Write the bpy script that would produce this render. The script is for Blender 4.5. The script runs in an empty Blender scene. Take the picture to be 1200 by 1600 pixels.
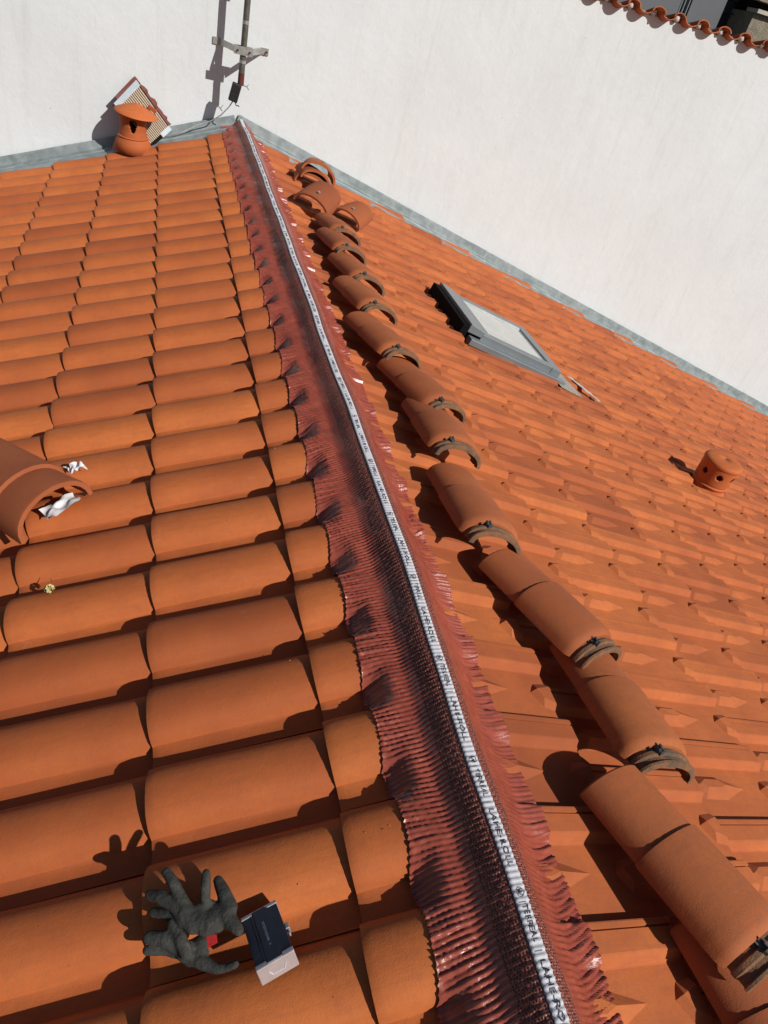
import bpy, bmesh, math, random
from math import sin, cos, radians, pi, sqrt, atan2, exp
from mathutils import Vector, Matrix
random.seed(7)
S = bpy.context.scene
C = bpy.context.scene.collection

# ------------------------------------------------------------------ camera, sky, sun, exposure
cam_d = bpy.data.cameras.new('camera'); cam = bpy.data.objects.new('camera', cam_d); C.objects.link(cam)
S.camera = cam
cam_d.sensor_fit = 'VERTICAL'; cam_d.sensor_height = 36; cam_d.sensor_width = 27
cam_d.lens = 24.546; cam_d.clip_start = 0.02; cam_d.clip_end = 500
RX = Vector((0.947573, -0.232833, 0.218847)); DN = Vector((0.020461, -0.639266, -0.768713)); FW = Vector((0.318883, 0.732890, -0.600987))
m3 = Matrix((RX, -DN, -FW)).transposed()
cam.matrix_world = Matrix.Translation((-0.573, -5.7421, 1.1786)) @ m3.to_4x4()

SUN = Vector((0.75, -1.08, 1.0)).normalized()          # towards the sun
w = bpy.data.worlds.new('World'); S.world = w; w.use_nodes = True
nt = w.node_tree; bg = nt.nodes['Background']
sky = nt.nodes.new('ShaderNodeTexSky'); sky.sky_type = 'NISHITA'; sky.sun_disc = False
sky.sun_elevation = math.asin(SUN.z); sky.sun_rotation = atan2(SUN.x, SUN.y)
sky.air_density = 1.0; sky.dust_density = 1.0
nt.links.new(sky.outputs[0], bg.inputs[0]); bg.inputs[1].default_value = 0.05
sd = bpy.data.lights.new('sun', 'SUN'); sd.energy = 5.0; sd.angle = radians(0.53); sd.color = (1.0, 0.95, 0.88)
so = bpy.data.objects.new('sun', sd); C.objects.link(so); so.location = SUN * 30
so.rotation_euler = SUN.to_track_quat('Z', 'Y').to_euler()
S.view_settings.view_transform = 'Standard'; S.view_settings.look = 'None'
S.view_settings.gamma = 1; S.view_settings.use_curve_mapping = False; S.view_settings.exposure = -0.17

# ------------------------------------------------------------------ helpers
def node(t, kind, **kw):
    n = t.nodes.new(kind)
    for k, v in kw.items(): setattr(n, k, v)
    return n
def noise(t, scale, detail=4, rough=0.55, coord=None, dist=0.0):
    n = node(t, 'ShaderNodeTexNoise'); n.inputs['Scale'].default_value = scale
    n.inputs['Detail'].default_value = detail; n.inputs['Roughness'].default_value = rough
    n.inputs['Distortion'].default_value = dist
    if coord: t.links.new(coord, n.inputs['Vector'])
    return n
def ramp(t, src, stops):
    r = node(t, 'ShaderNodeValToRGB'); e = r.color_ramp.elements
    while len(e) < len(stops): e.new(0.5)
    for i, (p, c) in enumerate(stops):
        e[i].position = p; e[i].color = (c[0], c[1], c[2], 1) if not isinstance(c, (int, float)) else (c, c, c, 1)
    t.links.new(src, r.inputs[0]); return r
def mix(t, fac, a, b, mode='MIX'):
    m = node(t, 'ShaderNodeMix', data_type='RGBA', blend_type=mode)
    for s, v in ((m.inputs[0], fac), (m.inputs[6], a), (m.inputs[7], b)):
        if hasattr(v, 'is_linked') or hasattr(v, 'links'): t.links.new(v, s)
        elif isinstance(v, (tuple, list)): s.default_value = (v[0], v[1], v[2], 1)
        else: s.default_value = v
    return m.outputs[2]
def base_mat(name, col=(.5, .5, .5), rough=.6, metal=0, spec=.5):
    m = bpy.data.materials.new(name); m.use_nodes = True; t = m.node_tree
    b = t.nodes['Principled BSDF']; b.inputs['Base Color'].default_value = (*col, 1)
    b.inputs['Roughness'].default_value = rough; b.inputs['Metallic'].default_value = metal
    b.inputs['Specular IOR Level'].default_value = spec
    return m, t, b
def bump(t, b, h, strength=.3, dist=.002, prev=None):
    n = node(t, 'ShaderNodeBump'); n.inputs['Strength'].default_value = strength; n.inputs['Distance'].default_value = dist
    t.links.new(h, n.inputs['Height'])
    if prev: t.links.new(prev, n.inputs['Normal'])
    t.links.new(n.outputs[0], b.inputs['Normal']); return n.outputs[0]

def terracotta(name, c1, c2, dark, speck=.5, rough=.78, vary=.5, dirt=.25):
    m, t, b = base_mat(name, c1, rough, 0, .3)
    geo = node(t, 'ShaderNodeNewGeometry'); pos = geo.outputs['Position']
    oi = node(t, 'ShaderNodeObjectInfo')
    tc = node(t, 'ShaderNodeTexCoord')
    n1 = noise(t, 5, 3, .6, pos); n2 = noise(t, 55, 4, .7, pos); n3 = noise(t, 420, 2, .6, pos)
    base = mix(t, ramp(t, n1.outputs[0], [(.35, 0.), (.68, 1.)]).outputs[0], c1, c2)
    hv = ramp(t, oi.outputs['Random'], [(0, (.66, .60, .66)), (.14, (.84, .80, .84)), (.5, (1, 1, 1)), (1, (1.10, 1.18, 1.12))])
    hv.color_ramp.interpolation = 'LINEAR'
    base = mix(t, vary, base, mix(t, 1.0, base, hv.outputs[0], 'MULTIPLY'))
    base = mix(t, ramp(t, n2.outputs[0], [(.45, 0.), (.8, dirt * 1.4)]).outputs[0], base, dark)
    vor = node(t, 'ShaderNodeTexVoronoi'); vor.inputs['Scale'].default_value = 190; t.links.new(pos, vor.inputs['Vector'])
    sp = ramp(t, vor.outputs['Distance'], [(0.0, 1.0), (.10, 0.0)])
    gate = ramp(t, noise(t, 31, 2, .5, pos).outputs[0], [(.56, 0.), (.66, speck)])
    oc = node(t, 'ShaderNodeMapping'); oc.inputs['Scale'].default_value = (1.5, 14, 1); t.links.new(tc.outputs['Object'], oc.inputs['Vector'])
    st_ = noise(t, 6, 5, .65, oc.outputs[0], .3)
    base = mix(t, ramp(t, st_.outputs[0], [(.42, 0.), (.72, .30)]).outputs[0], base, dark)
    ch = noise(t, 12, 6, .75, pos, .6)
    base = mix(t, ramp(t, ch.outputs[0], [(.62, 0.), (.80, .20)]).outputs[0], base, (.62, .36, .22))
    g2 = node(t, 'ShaderNodeMath', operation='MULTIPLY'); t.links.new(sp.outputs[0], g2.inputs[0]); t.links.new(gate.outputs[0], g2.inputs[1])
    base = mix(t, g2.outputs[0], base, (.75, .5, .36))
    vo2 = node(t, 'ShaderNodeTexVoronoi'); vo2.inputs['Scale'].default_value = 26; t.links.new(pos, vo2.inputs['Vector'])
    sp2 = ramp(t, vo2.outputs['Distance'], [(0.0, .8), (.045, 0.0)])
    base = mix(t, sp2.outputs[0], base, (.06, .03, .02))
    t.links.new(base, b.inputs['Base Color'])
    p = bump(t, b, n3.outputs[0], .38, .0014)
    bump(t, b, n2.outputs[0], .25, .003, p)
    return m
TC_L = terracotta('terracotta_rounded', (.50, .134, .034), (.42, .107, .029), (.27, .08, .035), .6, .74, .85, .24)
TC_R = terracotta('terracotta_flat', (.49, .134, .038), (.38, .100, .031), (.27, .085, .045), .4, .8, .8, .28)
TC_P = terracotta('terracotta_ridge', (.41, .115, .036), (.33, .090, .030), (.24, .085, .045), .6, .8, .8, .35)
TC_F = terracotta('terracotta_flue', (.52, .135, .035), (.46, .115, .032), (.3, .08, .03), .2, .7, .5, .25)

def simple(name, col, rough=.6, metal=0, spec=.5, nscale=20, var=.25, bs=.2, bd=.002, col2=None):
    m, t, b = base_mat(name, col, rough, metal, spec)
    geo = node(t, 'ShaderNodeNewGeometry'); n = noise(t, nscale, 5, .65, geo.outputs['Position'])
    c2 = col2 or tuple(c * (1 - var) for c in col)
    t.links.new(mix(t, ramp(t, n.outputs[0], [(.35, 0.), (.7, 1.)]).outputs[0], col, c2), b.inputs['Base Color'])
    if bs: bump(t, b, noise(t, nscale * 8, 3, .6, geo.outputs['Position']).outputs[0], bs, bd)
    return m
ZINC = simple('zinc', (.17, .205, .215), .62, .15, .4, 11, .3, .3, .003, (.31, .35, .355))
ZINC_D = simple('zinc_grey_frame', (.22, .25, .27), .42, .3, .5, 14, .15, .1, .001)
COLLAR = simple('dirty_clay', (.25, .115, .055), .9, 0, .2, 35, .3, .6, .004, (.09, .075, .06))
STEEL = simple('galvanised_steel', (.50, .50, .48), .4, .6, .5, 40, .3, .15, .001)
CLIPM = simple('aluminium_clip', (.16, .19, .20), .35, .6, .6, 60, .4, .2, .001)
RUST = simple('pole_paint', (.13, .125, .10), .5, .3, .5, 30, .4, .2, .001)
RUSTR = simple('rust', (.14, .045, .03), .8, .2, .3, 60, .4, .4, .002)
BLACK = simple('black_plastic', (.018, .018, .02), .4, 0, .5, 40, .2, .1, .001)
CABLE = simple('grey_cable', (.45, .45, .43), .5, 0, .4, 40, .2, 0)
DECK = simple('dark_underlay', (.05, .03, .025), .9, 0, .2, 6, .3, .2, .003)
GLOVE = None
def glove_mat():
    m, t, b = base_mat('nitrile_knit', (.05, .052, .045), .82, 0, .25)
    tc = node(t, 'ShaderNodeNewGeometry'); v = tc.outputs['Position']
    n = noise(t, 60, 4, .6, v)
    t.links.new(ramp(t, n.outputs[0], [(.3, (.030, .031, .028)), (.6, (.052, .052, .046)), (.8, (.11, .10, .08))]).outputs[0], b.inputs['Base Color'])
    vo = node(t, 'ShaderNodeTexVoronoi'); vo.inputs['Scale'].default_value = 900; t.links.new(v, vo.inputs['Vector'])
    p = bump(t, b, vo.outputs['Distance'], .45, .0012)
    bump(t, b, noise(t, 130, 3, .6, v).outputs[0], .7, .004, p)
    return m
GLOVE = glove_mat()
def membrane_mat():
    m, t, b = base_mat('membrane_foil', (.20, .052, .038), .34, 0, .6)
    geo = node(t, 'ShaderNodeNewGeometry'); v = geo.outputs['Position']
    n = noise(t, 30, 4, .6, v)
    t.links.new(ramp(t, n.outputs[0], [(.3, (.25, .052, .034)), (.7, (.34, .078, .048))]).outputs[0], b.inputs['Base Color'])
    t.links.new(ramp(t, noise(t, 14, 3, .5, v).outputs[0], [(.3, .20), (.7, .38)]).outputs[0], b.inputs['Roughness'])
    bump(t, b, noise(t, 260, 3, .6, v).outputs[0], .3, .002)
    return m
MEMB = membrane_mat()
def meshy():
    m, t, b = base_mat('perforated_membrane', (.13, .036, .030), .38, 0, .6)
    geo = node(t, 'ShaderNodeNewGeometry'); v = geo.outputs['Position']
    vo = node(t, 'ShaderNodeTexVoronoi'); vo.inputs['Scale'].default_value = 230; vo.inputs['Randomness'].default_value = .35; t.links.new(v, vo.inputs['Vector'])
    t.links.new(ramp(t, vo.outputs['Distance'], [(.25, (.035, .012, .010)), (.5, (.22, .058, .042)), (.75, (.36, .12, .08))]).outputs[0], b.inputs['Base Color'])
    bump(t, b, vo.outputs['Distance'], .9, .0025); return m
MESHY = meshy()
STRIP = simple('white_fleece', (.52, .53, .57), .55, 0, .4, 60, .15, .35, .002, (.55, .55, .60))
INK = simple('black_ink', (.03, .03, .05), .5, 0, .3, 50, .1, 0)
def wall_mat():
    m, t, b = base_mat('white_render', (.72, .71, .68), .9, 0, .2)
    geo = node(t, 'ShaderNodeNewGeometry'); v = geo.outputs['Position']
    n1 = noise(t, 1.3, 6, .62, v, .4); n2 = noise(t, 14, 4, .6, v); n3 = noise(t, 110, 3, .6, v)
    c = mix(t, ramp(t, n1.outputs[0], [(.35, 0.), (.68, 1.)]).outputs[0], (.675, .72, .745), (.635, .675, .695))
    c = mix(t, ramp(t, n2.outputs[0], [(.55, 0.), (.8, .2)]).outputs[0], c, (.54, .54, .53))
    mp = node(t, 'ShaderNodeMapping'); mp.inputs['Scale'].default_value = (5, 5, .5); t.links.new(v, mp.inputs['Vector'])
    stn = noise(t, 2.2, 5, .7, mp.outputs[0], .6)
    c = mix(t, ramp(t, stn.outputs[0], [(.52, 0.), (.80, .35)]).outputs[0], c, (.50, .51, .50))
    tr = noise(t, 3.4, 2, .5, v, 2.5)
    c = mix(t, ramp(t, tr.outputs[0], [(.47, 0.), (.5, .10), (.53, 0.)]).outputs[0], c, (.80, .83, .84))
    vo = node(t, 'ShaderNodeTexVoronoi'); vo.inputs['Scale'].default_value = 3.1; t.links.new(v, vo.inputs['Vector'])
    c = mix(t, ramp(t, vo.outputs['Distance'], [(0., .8), (.022, 0.)]).outputs[0], c, (.12, .1, .09))
    t.links.new(c, b.inputs['Base Color'])
    p = bump(t, b, n3.outputs[0], .3, .003)
    p = bump(t, b, n2.outputs[0], .25, .01, p)
    bump(t, b, n1.outputs[0], .15, .03, p)
    return m
WALL = wall_mat()

def mesh(name, vs, fs, mat=None, smooth=False, angle=None):
    me = bpy.data.meshes.new(name); me.from_pydata([tuple(v) for v in vs], [], fs); me.update()
    if mat: me.materials.append(mat)
    if smooth:
        me.polygons.foreach_set('use_smooth', [True] * len(me.polygons))
        if angle is not None:
            me.set_sharp_from_angle(angle=radians(angle))
    return me
def obj(name, me, parent=None, loc=None, rot=None):
    o = bpy.data.objects.new(name, me); C.objects.link(o)
    if parent: o.parent = parent
    if loc is not None: o.location = loc
    if rot is not None: o.rotation_euler = rot
    return o
def tag(o, label=None, cat=None, group=None, kind=None):
    for k, v in (('label', label), ('category', cat), ('group', group), ('kind', kind)):
        if v: o[k] = v
    return o
def thing(name, label, cat, mat=None, group=None):
    o = bpy.data.objects.new(name, None); C.objects.link(o); o.empty_display_size = .05
    if mat is not None: o.matrix_world = mat
    return tag(o, label, cat, group)

class MB:
    def __init__(s): s.v = []; s.f = []
    def add(s, vs, fs):
        n = len(s.v); s.v += [tuple(v) for v in vs]; s.f += [tuple(i + n for i in f) for f in fs]; return s
    def box(s, x0, x1, y0, y1, z0, z1):
        return s.add([(x, y, z) for z in (z0, z1) for y in (y0, y1) for x in (x0, x1)],
                     [(0, 2, 3, 1), (4, 5, 7, 6), (0, 1, 5, 4), (2, 6, 7, 3), (0, 4, 6, 2), (1, 3, 7, 5)])
    def tube(s, pts, r, n=8, cap=True):
        pts = [Vector(p) for p in pts]; rs = r if isinstance(r, (list, tuple)) else [r] * len(pts)
        vs = []; fs = []; prev = None
        for i, p in enumerate(pts):
            d = (pts[min(i + 1, len(pts) - 1)] - pts[max(i - 1, 0)]).normalized()
            a = d.cross(Vector((0, 0, 1))) if prev is None else (prev - d * prev.dot(d))
            if a.length < 1e-4: a = d.cross(Vector((1, 0, 0)))
            a.normalize(); prev = a; b = d.cross(a)
            for k in range(n):
                t = 2 * pi * k / n; vs.append(p + a * cos(t) * rs[i] + b * sin(t) * rs[i])
        for i in range(len(pts) - 1):
            for k in range(n):
                q = (k + 1) % n; fs.append((i * n + k, i * n + q, (i + 1) * n + q, (i + 1) * n + k))
        if cap: fs.append(tuple(range(n - 1, -1, -1))); fs.append(tuple((len(pts) - 1) * n + k for k in range(n)))
        return s.add(vs, fs)
    def grid(s, rows, flip=False):
        n = len(rows[0]); vs = [p for r in rows for p in r]; fs = []
        for i in range(len(rows) - 1):
            for k in range(n - 1):
                f = (i * n + k, i * n + k + 1, (i + 1) * n + k + 1, (i + 1) * n + k); fs.append(f[::-1] if flip else f)
        return s.add(vs, fs)
    def build(s, name, mat, parent=None, smooth=False, angle=None):
        return obj(name, mesh(name, s.v, s.f, mat, smooth, angle), parent)

# roof frames: local x = down the slope, local y = away from the viewer (v grows towards the viewer => y = -v), local z = up off the slope
A = radians(19.29); B = radians(17.08)
ML = Matrix((Vector((-cos(A), 0, -sin(A))), Vector((0, -1, 0)), Vector((-sin(A), 0, cos(A))))).transposed().to_4x4()   # (u, v, h) -> world
MR = Matrix((Vector((cos(B), 0, -sin(B))), Vector((0, -1, 0)), Vector((-sin(B) * -1, 0, cos(B))))).transposed().to_4x4()
def PL(u, v, h=0): return ML @ Vector((u, v, h))
def PR(u, v, h=0): return MR @ Vector((u, v, h))
# MR maps right-handed (u, v, h) to a mirrored frame, so meshes placed through it get their faces flipped once here
def fixn(me):
    bm = bmesh.new(); bm.from_mesh(me); bmesh.ops.recalc_face_normals(bm, faces=bm.faces); bm.to_mesh(me); bm.free()
def baseframe(M, u, v, h, ang=0):   # proper (right-handed) frame on the right slope: x down slope, y away from the viewer, z off the slope
    o = M @ Vector((u, v, h)); x = (M @ Vector((1, 0, 0))).normalized(); z = (M @ Vector((0, 0, 1))).normalized(); y = z.cross(x)
    m = Matrix((x, y, z)).transposed().to_4x4()
    return Matrix.Translation(o) @ m @ Matrix.Rotation(ang, 4, 'Z')
# x_L: down slope left; z up; y_L = z cross x  -> for left slope this is TOWARDS the viewer (v); for right slope AWAY (-v)

def visible(p, margin=.03):
    q = Vector(p) - cam.matrix_world.translation
    zc = q.dot(FW)
    if zc <= .05: return None
    a = q.dot(RX) / zc * 1090.94 / 1200; b = q.dot(DN) / zc * 1090.94 / 1600
    return zc if abs(a) < .5 + margin and abs(b) < .5 + margin else None

# ------------------------------------------------------------------ setting
ground = tag(obj('ground', mesh('ground', [(-60, -60, -6), (60, -60, -6), (60, 90, -6), (-60, 90, -6)], [(0, 1, 2, 3)],
             simple('ground_asphalt', (.06, .058, .055), .9, 0, .3, 3, .3, .3, .01))), kind='structure')

# rendered gable wall with tile coping
wall = thing('rendered_wall', 'tall white rendered party wall rising behind both roof slopes', 'wall')
rows = []
nx, nz = 90, 36
for j in range(nz + 1):
    z = -5.5 + j * (1.345 + 5.5) / nz
    rows.append([(-4 + i * 14.0 / nx, .40 + .004 * sin(i * .7 + j * .3) * sin(j * .5) + random.uniform(-.0012, .0012), z) for i in range(nx + 1)])
wf = MB().grid(rows); wf.build('wall_face', WALL, wall, True)
MB().box(-4, 10, .425, .66, -5.5, 1.34).build('wall_core', WALL, wall)
MB().box(-4, 10, .408, .652, 1.341, 1.362).build('mortar_bed', simple('mortar', (.5, .46, .42), .95, 0, .2, 30, .4, .6, .01), wall)
mort = simple('mortar_white', (.6, .58, .55), .95, 0, .2, 40, .3, .6, .006)
def half_tile(r0, r1, ln, th, up=True, n=10):
    m = MB(); sgn = 1 if up else -1
    def ring(r, y): return [(r * cos(pi * k / n), y, sgn * r * .62 * sin(pi * k / n)) for k in range(n + 1)]
    a, b_, c, d = ring(r0, 0), ring(r1, ln), ring(r0 - th, 0), ring(r1 - th, ln)
    m.grid([a, b_]); m.grid([c, d]); m.grid([a, c]); m.grid([b_, d])
    m.add([a[0], b_[0], d[0], c[0]], [(0, 1, 2, 3)]); m.add([a[-1], b_[-1], d[-1], c[-1]], [(0, 1, 2, 3)])
    me = mesh('half_tile', m.v, m.f, TC_P, True, 40); fixn(me); return me
cov = half_tile(.064, .055, .30, .011); chn = half_tile(.066, .058, .30, .011, False)
cop = thing('wall_coping', 'row of old canal tiles edged with mortar along the top of the white wall', 'coping')
for i in range(20):
    x = 1.72 + i * .222
    r = random.uniform(-.06, .06)
    o = obj('channel_tile', chn, cop, (x, .335 + random.uniform(-.015, .01), 1.385), (-.24, 0, r))
    o = obj('cover_tile', cov, cop, (x + .111, .32 + random.uniform(-.02, .02), 1.375), (-.22, 0, random.uniform(-.1, .1)))
    mb = MB(); pts = []
    mb.tube([(x + .10, .392, 1.352), (x + .105, .385, 1.37), (x + .111, .38, 1.39)], [.022, .028, .018], 7)
    mb.build('mortar_dab', mort, cop, True)

# house under the roof
house = thing('tiled_house', 'house carrying the two tiled roof slopes below the white wall', 'house')
mb = MB()
prof = [(PL(2.6, 0, -.14)), (PL(0, 0, -.14)), (PR(9.0, 0, -.14))]
a = [(p.x, .39, p.z) for p in prof]; b_ = [(p.x, -8.2, p.z) for p in prof]
lo = [(prof[0].x + .25, .39, -6), (prof[2].x - .25, .39, -6), (prof[0].x + .25, -8.0, -6), (prof[2].x - .25, -8.0, -6)]
mb.add(a + b_, [(0, 1, 4, 3), (1, 2, 5, 4)]); mb.build('roof_deck', DECK, house)
mb = MB(); mb.add([(a[0][0] + .25, .39, a[0][2] - .02), (a[1][0], .39, a[1][2] - .03), (a[2][0] - .25, .39, a[2][2] - .02)] + [(a[0][0] + .25, -8, a[0][2] - .02), (a[1][0], -8, a[1][2] - .03), (a[2][0] - .25, -8, a[2][2] - .02)] + lo,
    [(0, 1, 2, 7, 6), (3, 8, 9, 5, 4), (0, 6, 8, 3), (2, 5, 9, 7)])
mb.build('house_wall', simple('house_render', (.55, .5, .42), .9, 0, .2, 3, .2, .3, .01), house)

# ------------------------------------------------------------------ left slope: big rounded tiles
LP = .37; LW = .205
UF = [.235, .605, .980, 1.360, 1.740, 2.12]
def roll(t, lipz=0):
    R = .152
    if t < R:
        x = abs(2 * t / R - 1)
        return -.046 + .046 * max(0, 1 - x ** 2.5) ** .62
    return -.046 + .004 * sin(pi * (t - R) / (LW - R)) * -1
def left_tile_mesh(var, full=True):
    ts = [0, .003, .010, .021, .036, .056, .078, .100, .118, .132, .142, .148, .152, .16, .178, .196, LW]
    ss = [-LP - .045, -LP * .7, -LP * .35, -.05, -.018, -.006, 0] if full else [-.205, -.15, -.10, -.05, -.018, -.006, 0]
    rnd = random.Random(var)
    def off(s, t):
        h = .020 * (s / LP)                               # head lies lower, foot rests on the next course
        taper = 1.0 + .05 * (s / LP)                       # roll widens slightly towards the foot
        tt = (t - .076) / (taper) + .076 if t < .152 else t
        z = roll(max(0, tt)) if t < .152 else roll(t)
        if s > -.02: z += -.0035 * ((s + .02) / .02) ** 2   # rounded foot edge
        elif s > -.05: z += .0012
        return z + h + rnd.uniform(-.0004, .0004)
    m = MB()
    rows = [[(s, t, off(s, t)) for t in ts] for s in ss]
    m.grid(rows)
    top = rows[-1]; lipr = [(0.0, t, z - (.013 if .004 < t < .15 else .018)) for (_, t, z) in top]
    m.grid([top, lipr]); m.grid([lipr, [(s - .05, t, z) for (s, t, z) in lipr]])
    # side skirts
    m.add([rows[0][0], rows[-1][0], (0, 0, rows[-1][0][2] - .015), (rows[0][0][0], 0, rows[0][0][2] - .015)], [(0, 1, 2, 3)])
    m.add([rows[0][-1], rows[-1][-1], (0, LW, rows[-1][-1][2] - .015), (rows[0][0][0], LW, rows[0][-1][2] - .015)], [(0, 1, 2, 3)])
    me = mesh('roof_tile', m.v, m.f, TC_L, True, 50); 
    bm = bmesh.new(); bm.from_mesh(me); bmesh.ops.remove_doubles(bm, verts=bm.verts, dist=1e-5); bmesh.ops.recalc_face_normals(bm, faces=bm.faces); bm.to_mesh(me); bm.free()
    me.set_sharp_from_angle(angle=radians(50)); return me
LM = [left_tile_mesh(k) for k in range(4)]; LM0 = [left_tile_mesh(k, False) for k in range(3)]
slopeL = thing('rounded_tile_roof', 'roof slope of large rounded orange tiles left of the ridge membrane', 'roof')
vL = 5.316 - .018
cand = []
for ci, uf in enumerate(UF):
    for k in range(-5, 28):
        v = vL - k * LW
        c = PL(uf - LP / 2, v + LW / 2, 0)
        q = visible(c, .12); cand.append((q if q else 99, uf, v))
cand.sort(key=lambda a: a[0])
rest = MB()
def wobble(M, mir):
    return M @ Matrix.Translation((random.gauss(0, .0016), random.gauss(0, .0012), random.gauss(0, .0008))) @ Matrix.Rotation(radians(random.gauss(0, .28)), 4, 'Z') @ Matrix.Rotation(radians(random.gauss(0, .35)), 4, 'X')
for i, (q, uf, v) in enumerate(cand):
    M = wobble(ML @ Matrix.Translation((uf, v, 0)), 1)
    if q < 50 and i < 300:
        o = obj('roof_tile', random.choice(LM0 if uf < .3 else LM), slopeL); o.matrix_world = M
    else:
        me = random.choice(LM0 if uf < .3 else LM); rest.add([M @ w_.co for w_ in me.vertices], [tuple(p.vertices) for p in me.polygons])
if rest.v:
    o = rest.build('outer_tiles', TC_L, slopeL, True, 50); o['kind'] = 'stuff'

# ------------------------------------------------------------------ right slope: flat interlocking tiles with lozenges
RP = .3687; RW = .2227; PZ = -.023
def right_tile_mesh(var):
    rnd = random.Random(var + 40)
    prof = [(0, PZ - .004), (.0005, -.001), (.003, 0), (.0115, 0), (.0125, -.006), (.0155, -.006), (.0165, -.001), (.053, -.001), (.056, -.002), (.069, PZ), (.072, PZ - .001), (.21, PZ - .001), (RW, PZ - .001)]
    ss = [-RP - .006, -.16, -.012, -.004, 0]
    def off(s, t, z):
        h = .017 * (s / RP)
        if s > -.013 and z > -.01: z -= .0035 * ((s + .013) / .013)
        return z + h
    m = MB()
    rows = [[(s, t, off(s, t, z)) for t, z in prof] for s in ss]
    m.grid(rows)
    top = rows[-1]
    m.grid([top, [(0, t, min(z, PZ) - .034) for (_, t, z) in top]])
    # lozenge: faceted spindle lying in the pan just below the head
    c = .132
    def P(s, t, z): return (s, t, off(s, t, PZ - .001) + z)
    base = [P(-RP + .012, c - .004, -.001), P(-RP + .055, c - .036, -.001), P(-RP + .145, c - .036, -.001), P(-RP + .245, c - .004, -.001), P(-RP + .145, c + .032, -.001), P(-RP + .055, c + .032, -.001)]
    topv = [P(-RP + .050, c - .006, .013), P(-RP + .068, c - .016, .018), P(-RP + .118, c - .016, .018), P(-RP + .150, c - .004, .015), P(-RP + .118, c + .006, .018), P(-RP + .068, c + .006, .018)]
    fs = [(i, (i + 1) % 6, 6 + (i + 1) % 6, 6 + i) for i in range(6)] + [(6, 7, 8, 9, 10, 11)]
    m.add(base + topv, fs)
    # half lozenge swelling out of the foot edge
    # hood on the foot edge that covers the rib head of the next course
    c2 = .137
    q = [P(-.062, c2 - .006, -.002), P(-.034, c2 + .038, -.002), P(.0008, c2 + .046, -.001), P(.0008, c2 - .040, -.001), P(-.038, c2 - .038, -.002),
         P(-.044, c2 - .012, .0125), P(-.034, c2 + .014, .0125), P(.0008, c2 + .026, .0105), P(.0008, c2 - .024, .0105)]
    m.add(q, [(0, 1, 6, 5), (1, 2, 7, 6), (3, 4, 5, 8), (4, 0, 5), (5, 6, 7, 8)])
    m.add([q[3], q[8], q[7], q[2], (.0008, c2 + .046, PZ - .03), (.0008, c2 - .040, PZ - .03)], [(0, 1, 2, 3), (0, 3, 4, 5)])
    # small raised bead down the pan next to the rib
    me = mesh('roof_tile', m.v, m.f, TC_R, True, 14)
    bm = bmesh.new(); bm.from_mesh(me); bmesh.ops.recalc_face_normals(bm, faces=bm.faces)
    # make sure normals look up (+z local)
    up = sum(f.normal.z * f.calc_area() for f in bm.faces)
    if up < 0: bmesh.ops.reverse_faces(bm, faces=bm.faces)
    bm.to_mesh(me); bm.free(); me.set_sharp_from_angle(angle=radians(14)); return me
RMs = [right_tile_mesh(0)]
slopeR = thing('lozenge_tile_roof', 'roof slope of flat ribbed orange tiles with lozenge relief right of the ridge', 'roof')
# skylight opening in (u, v)
SK = (1.16, 1.93, 1.62, 2.30)
cand = []
for j in range(-2, 24):
    uf = 1.1594 + j * RP
    v0 = 3.8859 - .068 - j * RW * .5
    for i in range(-40, 60):
        v = v0 + i * RW
        if v < -.36 or v > 6.3: continue
        c = PR(uf - RP / 2, v + RW / 2, 0)
        if SK[0] + .08 < uf - RP / 2 < SK[1] - .05 and SK[2] - .0 < v + RW / 2 < SK[3] - .06: continue
        q = visible(c, .03)
        if not q:
            if visible(c, .30) is None or uf > 7.4: continue
        cand.append((q if q else 99, uf, v))
cand.sort(key=lambda a: a[0])
nvis = sum(1 for c_ in cand if c_[0] < 50)
print('right tiles', len(cand), 'visible', nvis)
rest = MB()
for i, (q, uf, v) in enumerate(cand):
    M = wobble(MR @ Matrix.Translation((uf, v, 0)), 1)
    if q < 50 and i < 299:
        o = obj('roof_tile', RMs[0], slopeR); o.matrix_world = M
    else:
        me = RMs[0]; rest.add([M @ w_.co for w_ in me.vertices], [tuple(p.vertices) for p in me.polygons])
o = rest.build('distant_tiles', TC_R, slopeR, True, 14); o['kind'] = 'stuff'

# ------------------------------------------------------------------ zinc flashings along the wall
def flashing(name, label, F, u0, u1, seams, top):
    t = thing(name, label, 'flashing')
    n = len(seams) - 1
    for k in range(n):
        a0, a1 = seams[k], seams[k + 1] + .012
        off = .0012 * (k % 2)
        rows = []
        pr = [(-.392 + off, top - .002), (-.384 + off, top), (-.380 + off, top - .008), (-.378 + off, .012), (-.372 + off, -.002), (-.365, -.004 + off), (-.31, -.012 + off), (-.305, -.004), (-.300, -.013 + off), (-.16, -.030)]
        for s in range(7):
            u = a0 + (a1 - a0) * s / 6
            rows.append([F(u, v + random.uniform(-.0015, .0015), h + random.uniform(-.0015, .0015)) for v, h in pr])
        mb = MB().grid(rows); o = mb.build('zinc_sheet', ZINC, t, True, 30)
    return t
flashing('wall_flashing', 'grey zinc flashing along the foot of the white wall above the rounded tiles', PL, 0, 2.6, [0, .9, 1.8, 2.7], .056)
flR = flashing('wall_flashing', 'long stepped zinc flashing between the lozenge tiles and the white wall', PR, 0, 9, [0, .75, 1.6, 2.45, 3.3, 4.15, 5.0, 5.9, 6.8, 7.7, 8.8], .066)

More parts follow.
